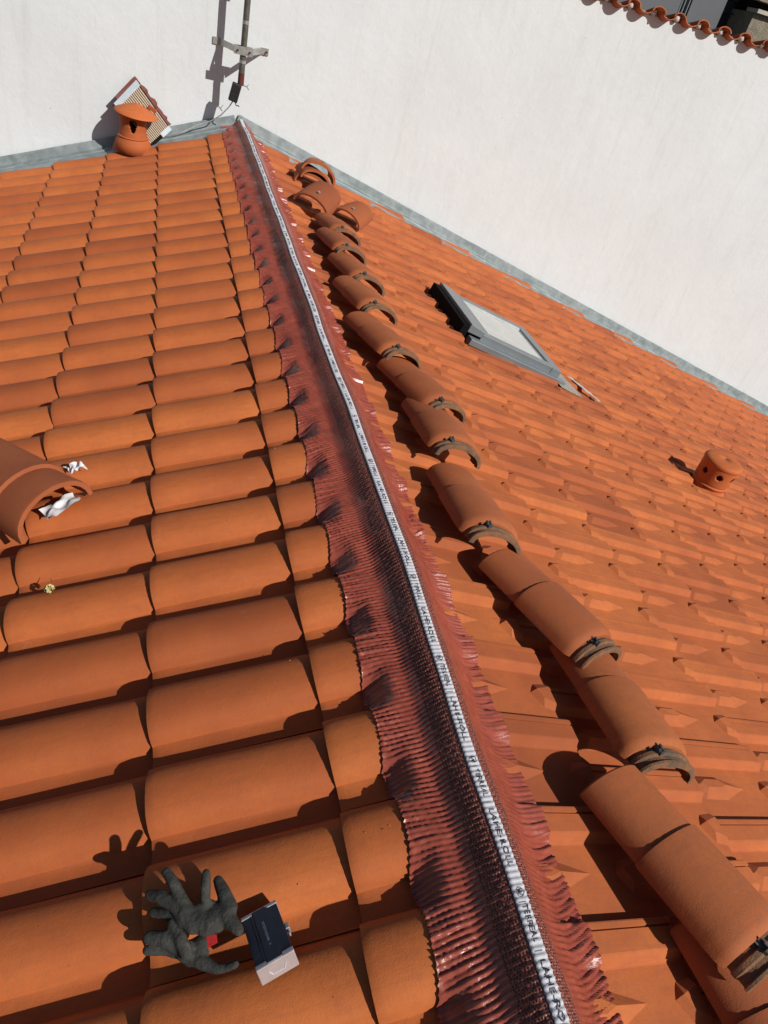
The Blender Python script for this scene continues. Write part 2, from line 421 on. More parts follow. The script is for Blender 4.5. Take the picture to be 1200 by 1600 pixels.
# ------------------------------------------------------------------ ridge membrane
mem = thing('ridge_membrane', 'dark red pleated ridge roll with a white printed strip down its middle', 'ridge membrane')
rm = random.Random(5)
PP = .0105; V0, V1 = -.36, 6.25; SPP = 4
nv = int((V1 - V0) / PP * SPP)
XS = [(-.4, .034), (.5, .046), (1.5, .048), (2.5, .046), (3.2, .046), (3.85, .048), (4.3, .050), (4.8, .036), (5.16, .031), (5.35, .026), (5.55, .019), (6.4, .01)]
def sx(v):
    for (a, p), (b, q) in zip(XS, XS[1:]):
        if v <= b: return p + (q - p) * max(0, (v - a) / (b - a)) + .0022 * sin(v * 7.1) + .0010 * sin(v * 17)
    return XS[-1][1]
def sz(v): return .039 + .0025 * sin(v * 3.1) + .0018 * sin(v * 8.3 + 1)
def lroll(v):    # 0 at crest .. 1 in the pan (left tiles)
    t = (v - vL) % LW
    return min(1, max(0, -roll(t) / .046))
def rribs(v):
    t = (v - (3.8859 - .068 + 3 * RW * .5 - .0)) % RW
    # course with foot at u = .422 (j = -2): v0 shift
    t = (v - (3.8859 - .068 + 2 * RW * .5)) % RW
    return 0.0 if t < .055 else (1.0 if t > .07 else (t - .055) / .015)
import functools
def wavy(v, seed): return .5 * sin(v * 9.1 + seed) + .3 * sin(v * 23.7 + seed * 2) + .2 * sin(v * 51 + seed * 3)
rowsL = []; rowsR = []; rowsS = []; rowsML = []; rowsMR = []
def lerp(a, b, t): return a + (b - a) * t
def smooth(t): t = max(0, min(1, t)); return t * t * (3 - 2 * t)
tA, tB = math.tan(A), math.tan(B)
for i in range(nv + 1):
    v = V0 + (V1 - V0) * i / nv
    ph = 2 * pi * v / PP
    xc, zc = sx(v), sz(v)
    # ---- left skirt: from the strip edge down over the rounded tiles
    ed = .117 + .012 * smooth((v - 5.1) / .5) + .004 * wavy(v, 1) + .003 * (1 - abs(sin(ph / 2)))
    dip = lroll(v); row = []; N = 26
    x0 = xc - .0112; xe = -ed * cos(A)
    for k in range(N + 1):
        f = k / N
        x = lerp(x0, xe, f)
        crest = x * tA - .020 * max(0, min(1, (.235 + x / cos(A)) / LP)) + .005
        c0 = x0 * tA - .020 * .62 + .005
        lift = (zc - .002 - c0) * (1 - smooth(f / .44)) ** 1.0
        g = smooth((f - .60) / .38)
        skew = .010 * sin(v * 4 + 1) * f + .004 * sin(v * 13 + f * 3)
        p2 = 2 * pi * (v + skew) / PP
        bag = .042 * dip * g * (1 + .12 * wavy(v * .9, 31))
        amp = .0026 * (.75 + .45 * wavy(v * 2 + f * .7, 44)) * smooth(f / .12)
        puck = .0034 * wavy(v * 1.7, 3) * sin(pi * f) + .0022 * wavy(v * 6 + f * 9, 8) * f + .0026 * smooth((f - .4) / .4) * (.6 + .5 * wavy(v * 1.1, 55)) * sin(2 * pi * (v + 1.3 * skew) / .030 + 3.5 * wavy(v * 2.3, 6))
        z = crest + lift - bag + amp * sin(p2) + puck
        if k <= 7: z += .0011 * (1 if k % 2 else -1) * sin(ph * .5 + k) * min(1, k / 2) * min(1, (7 - k) / 2)
        row.append(Vector((x, -v, z)))
    rowsML.append(row[:8]); rowsL.append(row[7:])
    # ---- right skirt: over the flat tiles
    ed = .204 - .012 * smooth((v - 5.1) / .4) + .007 * wavy(v * .8, 12) + .003 * (1 - abs(sin(ph / 2)))
    row = []
    x0 = xc + .0112; xe = ed * cos(B); rd = rribs(v)
    for k in range(N + 1):
        f = k / N
        x = lerp(x0, xe, f)
        base = -x * tB - .017 * (.422 - x) / RP + .005
        c0 = -x0 * tB - .017 * (.422 - x0) / RP + .005
        lift = (zc - .002 - c0) * (1 - smooth(f / .75)) ** 1.05
        g = smooth((f - .30) / .6)
        skew = .018 * f * f * (1 + .5 * sin(v * 5)) + .006 * sin(v * 11 + f * 4) * f
        p2 = 2 * pi * (v + skew) / PP
        bag = .017 * rd * g
        amp = .0034 * smooth((f - .12) / .3) * (.8 + .35 * sin(v * 4.3 + 2))
        z = base + lift - bag + amp * sin(p2) + .0032 * wavy(v * 2.2 + f, 21) * sin(pi * min(1, f * 1.2)) + .0040 * smooth((f - .6) / .4) * wavy(v * 3.3, 17) + .0034 * smooth((f - .22) / .35) * (.6 + .5 * wavy(v * 1.3, 77)) * sin(2 * pi * (v + 1.6 * skew) / .027 + 3.2 * wavy(v * 2.6, 9))
        if k <= 4: z += .0011 * (1 if k % 2 else -1) * sin(ph + k) * min(1, k) * min(1, (4 - k) / 2)
        row.append(Vector((x, -v, z)))
    rowsMR.append(row[:5]); rowsR.append(row[4:])
    # ---- white strip, finely ribbed across
    rowsS.append([Vector((xc + d, -v, zc + .0012 + .0014 * sin(ph) + (-.003 if abs(d) > .0110 else 0))) for d in (-.0124, -.0108, -.0055, .0, .0055, .0108, .0124)])
def thick(name, rows, mat):
    o = MB().grid(rows).build(name, mat, mem, True); return o
thick('pleated_skirt', rowsL, MEMB)
thick('pleated_skirt', rowsR, MEMB)
thick('perforated_band', rowsML, MESHY); thick('perforated_band', rowsMR, MESHY)
thick('printed_strip', rowsS, STRIP)
# batten under the strip
MB().box(.012, .040, -6.2, .34, -.10, .008).build('ridge_batten', simple('batten_wood', (.3, .2, .12), .8, 0, .2, 20), mem)

def text_mesh(body, size, font_scale_x=1.0):
    cu = bpy.data.curves.new('txt', 'FONT'); cu.body = body; cu.size = size; cu.align_x = 'LEFT'; cu.align_y = 'CENTER'
    cu.resolution_u = 2; cu.offset = size * .012; cu.space_character = 1.05
    o = bpy.data.objects.new('txt', cu); C.objects.link(o)
    dg = bpy.context.evaluated_depsgraph_get(); dg.update()
    me = bpy.data.meshes.new_from_object(o.evaluated_get(dg))
    bpy.data.objects.remove(o); bpy.data.curves.remove(cu)
    me.materials.clear(); me.materials.append(INK); me.name = 'lettering'; return me
def word(body, length):
    me = text_mesh(body, .0142); x0 = min(v.co.x for v in me.vertices); x1 = max(v.co.x for v in me.vertices)
    for v in me.vertices: v.co.x = (v.co.x - x0) * length / (x1 - x0)
    return me
WORDS = [(word('|', .0012), .0150), (word('TERREAL', .056), .020), (word('|', .0012), .088), (word('LAHE-ROLL', .104), .101)]
def drape(src, v_start):
    me = src.copy()
    bm = bmesh.new(); bm.from_mesh(me)
    bmesh.ops.triangulate(bm, faces=bm.faces)
    bmesh.ops.subdivide_edges(bm, edges=[e for e in bm.edges if e.calc_length() > .004], cuts=2, use_grid_fill=False)
    for vt in bm.verts:
        v = v_start + vt.co.x; d = vt.co.y
        vt.co = Vector((sx(v) + d, -v, sz(v) + .0012 + .0014 * sin(2 * pi * v / PP) + .0011))
    bm.to_mesh(me); bm.free(); return me
# emblem: ring with a W mark
def emblem_mesh():
    m = MB()
    n = 20; ro, ri = .0076, .0066
    m.add([(ro * cos(2 * pi * k / n), ro * sin(2 * pi * k / n), 0) for k in range(n)] + [(ri * cos(2 * pi * k / n), ri * sin(2 * pi * k / n), 0) for k in range(n)],
          [(k, (k + 1) % n, n + (k + 1) % n, n + k) for k in range(n)])
    pts = [(-.0052, .0045), (-.003, -.0045), (0, .003), (.003, -.0045), (.0052, .0045)]
    for a, b in zip(pts, pts[1:]):
        d = Vector((b[0] - a[0], b[1] - a[1])).normalized(); nn = Vector((-d.y, d.x)) * .0009
        m.add([(a[0] + nn.x, a[1] + nn.y, 0), (a[0] - nn.x, a[1] - nn.y, 0), (b[0] - nn.x, b[1] - nn.y, 0), (b[0] + nn.x, b[1] + nn.y, 0)], [(0, 1, 2, 3)])
    return mesh('emblem', m.v, m.f, INK)
em = emblem_mesh()
v = 5.346 + 2 * .2462
while v > -.30:
    for wd, dv in WORDS:
        o = obj('lettering', drape(wd, v + dv), mem); o['kind'] = 'stuff'
    obj('emblem', drape(em, v), mem); v -= .2462

# ------------------------------------------------------------------ loose ridge tiles
def arch(r, hgt, n=14):
    return [(-r * cos(pi * k / n), hgt * (sin(pi * k / n) ** .85 if 0 < k < n else 0)) for k in range(n + 1)]
def shell(m, secs, th):
    """secs: list of (y, half width, height)"""
    out = [[(x, y, z + 0) for x, z in arch(r, h)] for y, r, h in secs]
    inn = [[(x, y, z + 0) for x, z in arch(r - th, h - th)] for y, r, h in secs]
    m.grid(out); m.grid(inn); m.grid([out[0], inn[0]]); m.grid([out[-1], inn[-1]])
    for e in (0, -1):
        m.grid([[o[e] for o in out], [i[e] for i in inn]])
def fin(m, name, mat, sm=True, ang=35):
    me = mesh(name, m.v, m.f, mat, sm)
    bm = bmesh.new(); bm.from_mesh(me); bmesh.ops.remove_doubles(bm, verts=bm.verts, dist=1e-6)
    bmesh.ops.recalc_face_normals(bm, faces=bm.faces); bm.to_mesh(me); bm.free(); me.set_sharp_from_angle(angle=radians(ang)); return me
def ridge_meshes(ln=.372, w=.108, hh=.076, seam=.44):
    m = MB(); y = -ln
    s_ = -ln * (1 - seam)
    shell(m, [(-ln, w - .012, hh - .012), (-ln + .004, w - .009, hh - .009), (s_ - .001, w - .007, hh - .007), (s_, w - .002, hh - .001), (s_ + .01, w - .001, hh), (-.05, w, hh), (-.022, w - .001, hh - .001), (-.010, w - .004, hh - .005), (-.002, w - .011, hh - .013)], .013)
    barrel = fin(m, 'barrel', TC_P)
    m = MB(); shell(m, [(-.02, w - .020, hh - .020), (.006, w - .020, hh - .020), (.009, w - .015, hh - .015), (.018, w - .015, hh - .015), (.022, w - .021, hh - .021), (.034, w - .021, hh - .021), (.037, w - .016, hh - .016), (.042, w - .017, hh - .017), (.044, w - .021, hh - .022)], .010)
    collar = fin(m, 'collar', COLLAR)
    m = MB(); m.box(-.006, .006, -.03, .022, 0, .0022); m.box(-.008, .008, .020, .023, 0, .02); m.box(-.008, -.005, .004, .022, .001, .016); m.box(.004, .012, .012, .018, .012, .026); m.box(-.014, -.009, -.004, .006, -.002, .014)
    clip = fin(m, 'clip', CLIPM, False)
    return barrel, collar, clip
BAR, COL, CLP = ridge_meshes()
grp = 'ridge tiles laid out in a row on the right roof slope'
def ridge_tile(label, far, near, h, pitch=0, w=.108, group=grp, rollx=0, collar=True, clip=True, scale=1.0, F=None, side=1):
    """far / near: (u, v) of the base-left corners on the right slope; the barrel lies to the right of that line"""
    (u0, v0), (u1, v1) = far, near; d0 = 0
    d = Vector((u1 - u0, v1 - v0)).normalized(); nrm = Vector((d.y, -d.x))        # to the right on the slope
    c = Vector((u1, v1)) + nrm * w
    F_ = F or MR
    o = F_ @ Vector((c.x, c.y, h)); yx = (F_.to_3x3() @ Vector((d.x, d.y, 0))).normalized(); z = (F_.to_3x3() @ Vector((0, 0, 1))).normalized()
    x = yx.cross(z)
    M = Matrix.Translation(o) @ Matrix((x, yx, z)).transposed().to_4x4() @ Matrix.Rotation(pitch, 4, 'X') @ Matrix.Rotation(rollx, 4, 'Y') @ Matrix.Scale(scale, 4)
    t = thing('ridge_tile', label, 'ridge tile', M, group)
    b_ = obj('barrel', BAR, t)
    if collar: obj('collar', COL, t)
    if clip:
        k = obj('clip', CLP, t, (.044, .004, .054), (-.1, .55, .15)); k.scale = (.72, .8, .72)
    return t
specs = [
 ('lowest ridge tile of the row, cut off by the bottom edge, under the big one', (0.385, 5.405), (0.42, 5.775), 0.02, 0.04),
 ('biggest and nearest whole ridge tile in the row, with pale scratches on its far half', (0.295, 5.14), (0.39, 5.499), 0.075, 0.15),
 ('ridge tile whose clipped collar overhangs the big scratched one near the bottom', (0.454, 4.705), (0.443, 5.075), 0.06, 0.135),
 ('ridge tile with a curved seam, fourth up the row, clip at its lower right', (0.325, 4.429), (0.443, 4.786), 0.06, 0.135),
 ('long ridge tile lying level with the round roof vent, clip at its foot', (0.290, 3.990), (0.262, 4.365), 0.06, 0.135),
 ('short dark ridge tile wedged halfway along the row, mostly overlapped', (0.33, 3.54), (0.308, 3.909), 0.06, 0.135),
 ('seamed ridge tile left of the skylight foot, dark hollow open at its lower end', (0.289, 3.261), (0.371, 3.631), 0.06, 0.135),
 ('seamed ridge tile nearest the skylight hood, with a grooved collar', (0.215, 2.905), (0.279, 3.275), 0.06, 0.135),
 ('ridge tile with a broken orange tab hanging in its open end', (0.245, 2.47), (0.287, 2.838), 0.06, 0.135),
 ('smooth ridge tile fourth from the top of the row, open end facing down', (0.29, 2.097), (0.32, 2.47), 0.06, 0.135),
 ('ridge tile third from the top of the row, thin clip at the right', (0.289, 1.72), (0.308, 2.088), 0.06, 0.135),
 ('small looking ridge tile just below the two screwed end pieces', (0.339, 1.39), (0.35, 1.761), 0.06, 0.135),
]
for lab, far, near, h, pt in specs:
    ridge_tile(lab, far, near, h, pt, rollx=radians(random.uniform(-2, 2)))
g2 = 'spare end pieces piled against the wall flashing'
def end_piece(label, u, v, h, ang, sc=1.0, ln=.30, pitch=0, screw=True):
    m = MB(); shell(m, [(-ln, .098, .066), (-ln + .02, .108, .076), (-ln * .6, .120, .086), (-.03, .128, .092), (-.01, .130, .094), (0, .128, .092)], .014)
    me = fin(m, 'barrel', TC_P)
    M0 = baseframe(MR, u, v, h, ang)
    # frame x down slope, y away; the open end should face the viewer (-y): turn by pi
    M = M0 @ Matrix.Rotation(pi, 4, 'Z') @ Matrix.Rotation(pitch, 4, 'X') @ Matrix.Scale(sc, 4)
    t = thing('end_piece', label, 'end tile', M, g2); obj('barrel', me, t)
    if screw:
        m = MB(); m.tube([(0, -.07, .088), (0, -.07, .100)], .006, 8); m.tube([(0, -.07, .100), (0, -.07, .103)], .011, 8); me2 = fin(m, 'screw', STEEL, False); obj('screw', me2, t)
    return t
end_piece('left screwed end piece with a wide dark mouth facing the membrane', .34, 1.27, .02, radians(-28), .95, .30, -.33)
end_piece('right screwed end piece half hidden behind its twin, on the flat tiles', .64, 1.08, .01, radians(-36), .85, .30, -.30)
end_piece('bottom end piece of the nested stack by the zinc flashing', .48, .56, .0, radians(-6), 1.0, .3, 0, False)
end_piece('middle end piece of the nested stack by the zinc flashing', .49, .57, .045, radians(4), .9, .3, .03, False)
end_piece('top end piece of the nested stack, a bent wire sticking out of it', .50, .53, .085, radians(-10), 1.0, .3, .02, True)

# big ridge tile on the left slope, at the frame's edge
m = MB()
shell(m, [(-.50, .135, .112), (-.14, .135, .112), (-.137, .124, .100), (-.01, .128, .104), (0, .126, .102)], .014)
M = Matrix.Translation(PL(.868, 4.015, .01)) @ Matrix((Vector((-.735, .0, 0)).normalized(), Vector((0, 1, 0)), Vector((0, 0, 1)))).transposed().to_4x4()
ax = (ML.to_3x3() @ Vector((-.66, .75, 0))).normalized(); zz = (ML.to_3x3() @ Vector((0, 0, 1))).normalized(); xx = ax.cross(zz)
M = Matrix.Translation(PL(.872, 4.02, .006)) @ Matrix((xx, ax, zz)).transposed().to_4x4()
tl = thing('ridge_tile', 'large stepped ridge tile lying alone on the rounded tiles at the left edge', 'ridge tile', M)
obj('barrel', fin(m, 'barrel', TC_P), tl)
# crumpled paper inside it
PAPER = simple('white_paper', (.72, .72, .74), .8, 0, .3, 90, .1, .2, .001)
def crumple(seed, n=5, sx_=.05, sy=.03, sz_=.02):
    r = random.Random(seed); rows = []
    for i in range(n):
        rows.append([Vector(((i / (n - 1) - .5) * sx_ * 2 + r.uniform(-.008, .008), (j / 4 - .5) * sy * 2 + r.uniform(-.006, .006), r.uniform(0, sz_))) for j in range(5)])
    m = MB().grid(rows); me = mesh('paper', m.v, m.f, PAPER)
    bm = bmesh.new(); bm.from_mesh(me); bmesh.ops.subdivide_edges(bm, edges=bm.edges, cuts=2, use_grid_fill=True, smooth=.6); bm.to_mesh(me); bm.free(); me.polygons.foreach_set('use_smooth', [True] * len(me.polygons)); return me
pp = obj('paper_wad', crumple(3), None); pp.matrix_world = baseframe(ML, .862, 3.985, .012, radians(35)); tag(pp, 'crumpled white paper tucked under the open end of the left ridge tile', 'paper')
pp = obj('paper_wad', crumple(8, 6, .026, .018, .03), None); pp.matrix_world = baseframe(ML, .838, 3.80, .004, radians(20)); tag(pp, 'white plastic scrap poking out behind the lone left ridge tile', 'paper')

# dried yellow flower with stalk
fl = thing('flower_head', 'small withered pale yellow flower head lying on a rounded tile', 'flower', baseframe(ML, .872, 4.300, -.012, 0))
YEL = simple('yellow_petal', (.72, .66, .30), .8, 0, .3, 300, .3, .6, .002)
m = MB(); r = random.Random(4)
for i in range(34):
    a = r.uniform(0, 2 * pi); e = r.uniform(.1, 1.3); R_ = .012
    c = Vector((cos(a) * cos(e) * R_, sin(a) * cos(e) * R_, sin(e) * R_ * .8 + .004)); q = Vector((r.gauss(0, 1), r.gauss(0, 1), r.gauss(0, 1))).normalized(); p = q.cross(c).normalized()
    m.add([c + q * .005, c + p * .005 + c * .2, c - q * .005, c - p * .005 + c * .1], [(0, 1, 2, 3)])
m.build('petals', YEL, fl).parent = fl
m = MB(); m.tube([(0, 0, .006), (-.006, -.012, .010), (-.006, -.022, .012), (.0, -.036, .010)], [.0016, .0014, .001, .0006], 6); m.build('stalk', simple('stalk', (.18, .10, .05), .8), fl)

# ------------------------------------------------------------------ roof vents
def lathe(prof, n=40, holes=None, mat=None, name='body'):
    m = MB(); rows = [[(r * cos(2 * pi * k / n), r * sin(2 * pi * k / n), z) for k in range(n + 1)] for r, z in prof]
    vs = [p for rr in rows for p in rr]; fs = []
    for i in range(len(rows) - 1):
        for k in range(n):
            zc = (prof[i][1] + prof[i + 1][1]) / 2; ac = 2 * pi * (k + .5) / n
            if holes and holes(ac, zc, i): continue
            fs.append((i * (n + 1) + k, i * (n + 1) + k + 1, (i + 1) * (n + 1) + k + 1, (i + 1) * (n + 1) + k))
    m.add(vs, fs); me = mesh(name, m.v, m.f, mat, True)
    bm = bmesh.new(); bm.from_mesh(me); bmesh.ops.remove_doubles(bm, verts=bm.verts, dist=1e-6); bmesh.ops.recalc_face_normals(bm, faces=bm.faces); bm.to_mesh(me); bm.free()
    me.set_sharp_from_angle(angle=radians(40)); return me
def solid(o, th):
    md = o.modifiers.new('thickness', 'SOLIDIFY'); md.thickness = th; md.offset = -1
DARK = simple('near_black', (.01, .008, .007), .95, 0, .1, 20, .2, 0)  # plain near-black for the panel core and the building recesses
vt = thing('roof_vent', 'terracotta vent with a conical hat and keyhole opening by the white wall', 'roof vent', Matrix.Translation(PL(.775, -.215, .028)) @ Matrix.Rotation(radians(3), 4, 'X') @ Matrix.Diagonal((1, 1, .84, 1)))
pr_ = [(.140, -.06), (.122, .012), (.112, .034), (.104, .048), (.108, .058), (.098, .066)] + [(.092 + .02 * max(0, (z - .15) / .09) ** 2 + .006 * max(0, (.11 - z) / .04), z) for z in [.075 + .0075 * i for i in range(22)]]
def keyhole(a, z, i):
    zz = (z - .155) / .052
    if abs(zz) > 1: return False
    wd = .27 + .10 * zz
    return any(abs((a - c + pi) % (2 * pi) - pi) < wd * sqrt(1 - zz * zz * .8) for c in (radians(-88), radians(32), radians(152)))
o = obj('vent_body', lathe(pr_, 96, keyhole, TC_F, 'vent_body'), vt); solid(o, .012)
o = obj('vent_hat', lathe([(.002, .318), (.03, .311), (.09, .280), (.135, .254), (.150, .243), (.152, .236), (.146, .231), (.10, .240), (.002, .246)], 48, None, TC_F, 'vent_hat'), vt)
o.rotation_euler = (radians(-1), radians(5), 0)
vt2 = thing('roof_vent', 'squat round terracotta vent with round holes standing alone on the lozenge tiles', 'roof vent', Matrix.Translation(PR(2.80, 2.96, -.045)) @ Matrix.Rotation(radians(5), 4, 'Y') @ Matrix.Scale(1.1, 4))
pr_ = [(.118, 0), (.105, .022), (.093, .032), (.092, .046), (.098, .052), (.100, .060), (.094, .066), (.096, .072)] + [(.097 + .006 * i / 15, .076 + .0065 * i) for i in range(16)] + [(.104, .174), (.107, .180), (.107, .192), (.101, .200), (.085, .206), (.05, .209), (.002, .210)]
def rh(a, z, i):
    return any((((a - c + pi) % (2 * pi) - pi) * .1) ** 2 + (z - .130) ** 2 < .018 ** 2 for c in [radians(-122 + 51.4 * q) for q in range(7)])
o = obj('vent_body', lathe(pr_, 120, rh, TC_F, 'vent_body'), vt2); solid(o, .010)

# ------------------------------------------------------------------ skylight
skt = thing('skylight', 'tilted grey metal roof window set in the lozenge tiles', 'skylight', MR.copy() if False else None)
def rbox(name, u0, u1, v0, v1, h0, h1, mat, parent, h0b=None, h1b=None):
    """box on the right slope; heights may differ at u1"""
    h0b = h0 if h0b is None else h0b; h1b = h1 if h1b is None else h1b
    vs = [PR(u, v, h) for (u, hs) in ((u0, (h0, h1)), (u1, (h0b, h1b))) for v in (v0, v1) for h in hs]
    me = mesh(name, vs, [(0, 1, 3, 2), (4, 6, 7, 5), (0, 4, 5, 1), (2, 3, 7, 6), (1, 5, 7, 3), (0, 2, 6, 4)], mat); fixn(me)
    o = obj(name, me, parent); md = o.modifiers.new('bevel', 'BEVEL'); md.width = .004; md.segments = 2; return o
u0, u1, v0, v1 = 1.18, 1.90, 1.65, 2.26
rbox('skylight_curb', u0 + .03, u1 - .03, v0 + .03, v1 - .03, -.06, .016, simple('black_curb_and_shade', (.006, .006, .007), .9, 0, .1), skt)
rbox('upper_shade_strip', u0 - .045, u0 + .004, v0 + .01, v1 + .0, -.03, .052, bpy.data.materials['black_curb_and_shade'], skt)  # black strip put in as the hood's cast shadow on its upslope side
rbox('hood', u0, u0 + .11, v0 + .0, v1 - .0, .02, .072, ZINC_D, skt, .02, .058)
rbox('hood_cover', u0 + .085, u0 + .155, v0 + .012, v1 - .012, .03, .056, ZINC_D, skt, .03, .052)
rbox('side_rail', u0 + .10, u1, v1 - .06, v1, .0, .046, ZINC_D, skt)
rbox('side_rail', u0 + .10, u1, v0, v0 + .06, .0, .046, ZINC_D, skt)
rbox('bottom_rail', u1 - .065, u1 + .012, v0 - .004, v1 + .004, .0, .045, ZINC_D, skt)
rbox('skirt_flashing', u0 + .02, u1 + .05, v1 - .005, v1 + .055, -.03, .008, ZINC_D, skt)
rbox('inner_sash', u0 + .15, u1 - .06, v1 - .078, v1 - .056, .0, .042, simple('light_sash', (.5, .52, .53), .4), skt)
rbox('inner_sash', u0 + .15, u1 - .06, v0 + .056, v0 + .078, .0, .042, simple('light_sash', (.5, .52, .53), .4), skt)
def glass():
    m, t, b = base_mat('window_glass', (.42, .45, .43), .08, 0, .9)
    geo = node(t, 'ShaderNodeNewGeometry'); n = noise(t, 5, 5, .7, geo.outputs['Position'], .5)
    t.links.new(ramp(t, n.outputs[0], [(.3, (.36, .39, .38)), (.75, (.56, .57, .52))]).outputs[0], b.inputs['Base Color'])
    b.inputs['Coat Weight'].default_value = .6; return m
rbox('pane', u0 + .13, u1 - .05, v0 + .05, v1 - .05, .020, .034, glass(), skt)
m = MB(); m.add([PR(1.90, 1.60, -.012), PR(2.03, 1.60, -.014), PR(2.05, 2.22, -.010), PR(2.08, 2.40, -.010), PR(1.90, 2.37, -.012)], [(0, 1, 2, 3, 4)])
m.build('apron', simple('apron_lead', (.42, .38, .33), .8, .1, .3, 60, .3, .5, .003), skt)
m = MB()
r = random.Random(2); cu_, cv_ = 2.19, 2.36
pts = []
for i in range(9):
    f = i / 8; c = Vector((2.10 + .13 * f, 2.12 + .22 * f)); wd = .018 + r.uniform(-.006, .012)
    pts.append((PR(c.x - wd, c.y + r.uniform(-.01, .01), -.001), PR(c.x + wd, c.y + r.uniform(-.01, .01), -.001)))
m.grid([list(p) for p in pts]); sm_ = m.build('mortar_smear', mort); tag(sm_, 'thin pale mortar smear trailing from the skylight corner', 'mortar')
md = sm_.modifiers.new('t', 'SOLIDIFY'); md.thickness = .003

# ------------------------------------------------------------------ aerial pole on the wall
px, py = -.008, .185
ap = thing('aerial_pole', 'dark steel aerial pole strapped to the white wall, rusty at its foot', 'pole')
m = MB(); m.tube([(px, py, .365), (px, py, 2.4)], .0215, 20); m.build('pole', RUST, ap, True, 40)
m = MB(); m.tube([(px, py, .288), (px, py, .366)], .0222, 20); m.build('rusty_foot', RUSTR, ap, True, 40)
m = MB(); m.tube([(px, py, .660), (px, py, .682)], .0228, 20); m.build('band', STEEL, ap, True, 40)
m = MB(); m.tube([(px, py, .425), (px, py, .445)], .0228, 20); m.build('band', STEEL, ap, True, 40)
def bracket(z):
    m = MB()
    def strap(a, b, w_, th=.004):
        a = Vector(a); b = Vector(b); d = (b - a).normalized(); nn = d.cross(Vector((0, 0, 1))) * th
        m.add([a + nn + Vector((0, 0, w_)), a - nn + Vector((0, 0, w_)), a - nn - Vector((0, 0, w_)), a + nn - Vector((0, 0, w_)),
               b + nn + Vector((0, 0, w_)), b - nn + Vector((0, 0, w_)), b - nn - Vector((0, 0, w_)), b + nn - Vector((0, 0, w_))],
              [(0, 1, 2, 3), (4, 7, 6, 5), (0, 4, 5, 1), (1, 5, 6, 2), (2, 6, 7, 3), (3, 7, 4, 0)])
    for sd_ in (1, -1):
        m = MB(); strap((px + sd_ * .055, py, z), (px + sd_ * .148, .389, z), .020); b_ = m.build('bracket_arm', STEEL, ap); fixn(b_.data)
        m = MB(); strap((px + sd_ * .143, .393, z), (px + sd_ * .20, .393, z), .022, .003); b_ = m.build('wall_plate', STEEL, ap); fixn(b_.data)
    for yy in (-.030, .022): m2 = MB(); m2.box(px - .065, px + .065, py + yy, py + yy + .006, z - .026, z + .026); m2.build('clamp_plate', STEEL, ap)
    for s in (-.042, .042):
        m3_ = MB(); m3_.tube([(px + s, py - .045, z), (px + s, py + .04, z)], .006, 8); m3_.build('bolt', BLACK, ap)
    m3_ = MB(); m3_.tube([(px + .185, .37, z), (px + .185, .40, z)], .006, 8)
    m3_.build('bolt', BLACK, ap)
bracket(.503); bracket(1.0)
bx = thing('junction_box', 'black junction box dangling below the rusty foot of the aerial pole', 'junction box', Matrix.Translation((px - .036, py - .005, .236)) @ Matrix.Rotation(radians(12), 4, 'Y'))
m = MB(); m.box(-.033, .033, -.018, .018, -.062, .062); o = m.build('box_body', BLACK, bx); md = o.modifiers.new('b', 'BEVEL'); md.width = .008; md.segments = 3
m = MB()
for q in (-.02, .01, .035): m.box(.006, .028, -.022, -.017, q, q + .008)
m.build('ribs', BLACK, bx)
m = MB(); m.tube([(.02, 0, -.06), (.03, -.005, -.075), (.055, -.01, -.072)], .004, 6); m.build('gland', BLACK, bx)
m = MB(); m.tube([(-.052, .195, .175), (-.075, .21, .13), (-.126, .25, .058), (-.189, .30, -.003), (-.28, .31, -.048), (-.37, .31, -.105), (-.462, .29, -.15)], .0042, 8)
cb = m.build('cable', CABLE, None, True); tag(cb, 'thin grey cable running from the junction box down along the flashing', 'cable')
m = MB(); m.tube([(px + .02, py, .290), (px + .045, py - .01, .286), (px + .06, py - .01, .270)], .0025, 6); m.tube([(px + .045, py - .01, .286), (px + .055, py, .302)], .002, 6); m.build('wire_stub', BLACK, ap)

# ------------------------------------------------------------------ offcut of ridge roll leaning on the wall behind the vent
lo_ = thing('leaning_offcut', 'ribbed beige filter panel with white taped ends leaning on the wall behind the vent', 'panel')
def WP(x, z, y): return Vector((x, y, z))
a0 = Vector((-.876, .26, -.006)); a1 = Vector((-.728, .37, .153)); b1 = Vector((-.471, .36, -.128)); b0 = Vector((-.606, .24, -.243))
def quad(p, q, u, v, h=0):
    e = lambda s, t: (a0 * (1 - s) + a1 * s) * (1 - t) + (b0 * (1 - s) + b1 * s) * t
    nn = (a1 - a0).cross(b0 - a0).normalized()
    if nn.y > 0: nn = -nn
    return e(u, v) + nn * h
BEIGE = simple('beige_fleece', (.50, .40, .30), .8, 0, .3, 90, .25, .3, .002)
def slab(name, u0, u1, v0, v1, h0, h1, mat):
    vs = [quad(0, 0, u, v, h) for h in (h0, h1) for v in (v0, v1) for u in (u0, u1)]
    me = mesh(name, vs, [(0, 2, 3, 1), (4, 5, 7, 6), (0, 1, 5, 4), (2, 6, 7, 3), (0, 4, 6, 2), (1, 3, 7, 5)], mat); fixn(me); return obj(name, me, lo_)
slab('panel_core', 0, 1, 0, 1, -.012, 0, DARK)
for i in range(14): slab('rib', .04 + i * .067, .04 + i * .067 + .040, .10, .93, .0005, .008, BEIGE)
slab('tape', 0, 1, 0.0, .11, .001, .011, simple('pale_tape', (.30, .36, .42), .5)); slab('tape', 0.55, 1, .91, 1.0, .001, .011, simple('pale_tape_end', (.42, .48, .53), .5))
r = random.Random(3)
rows = []
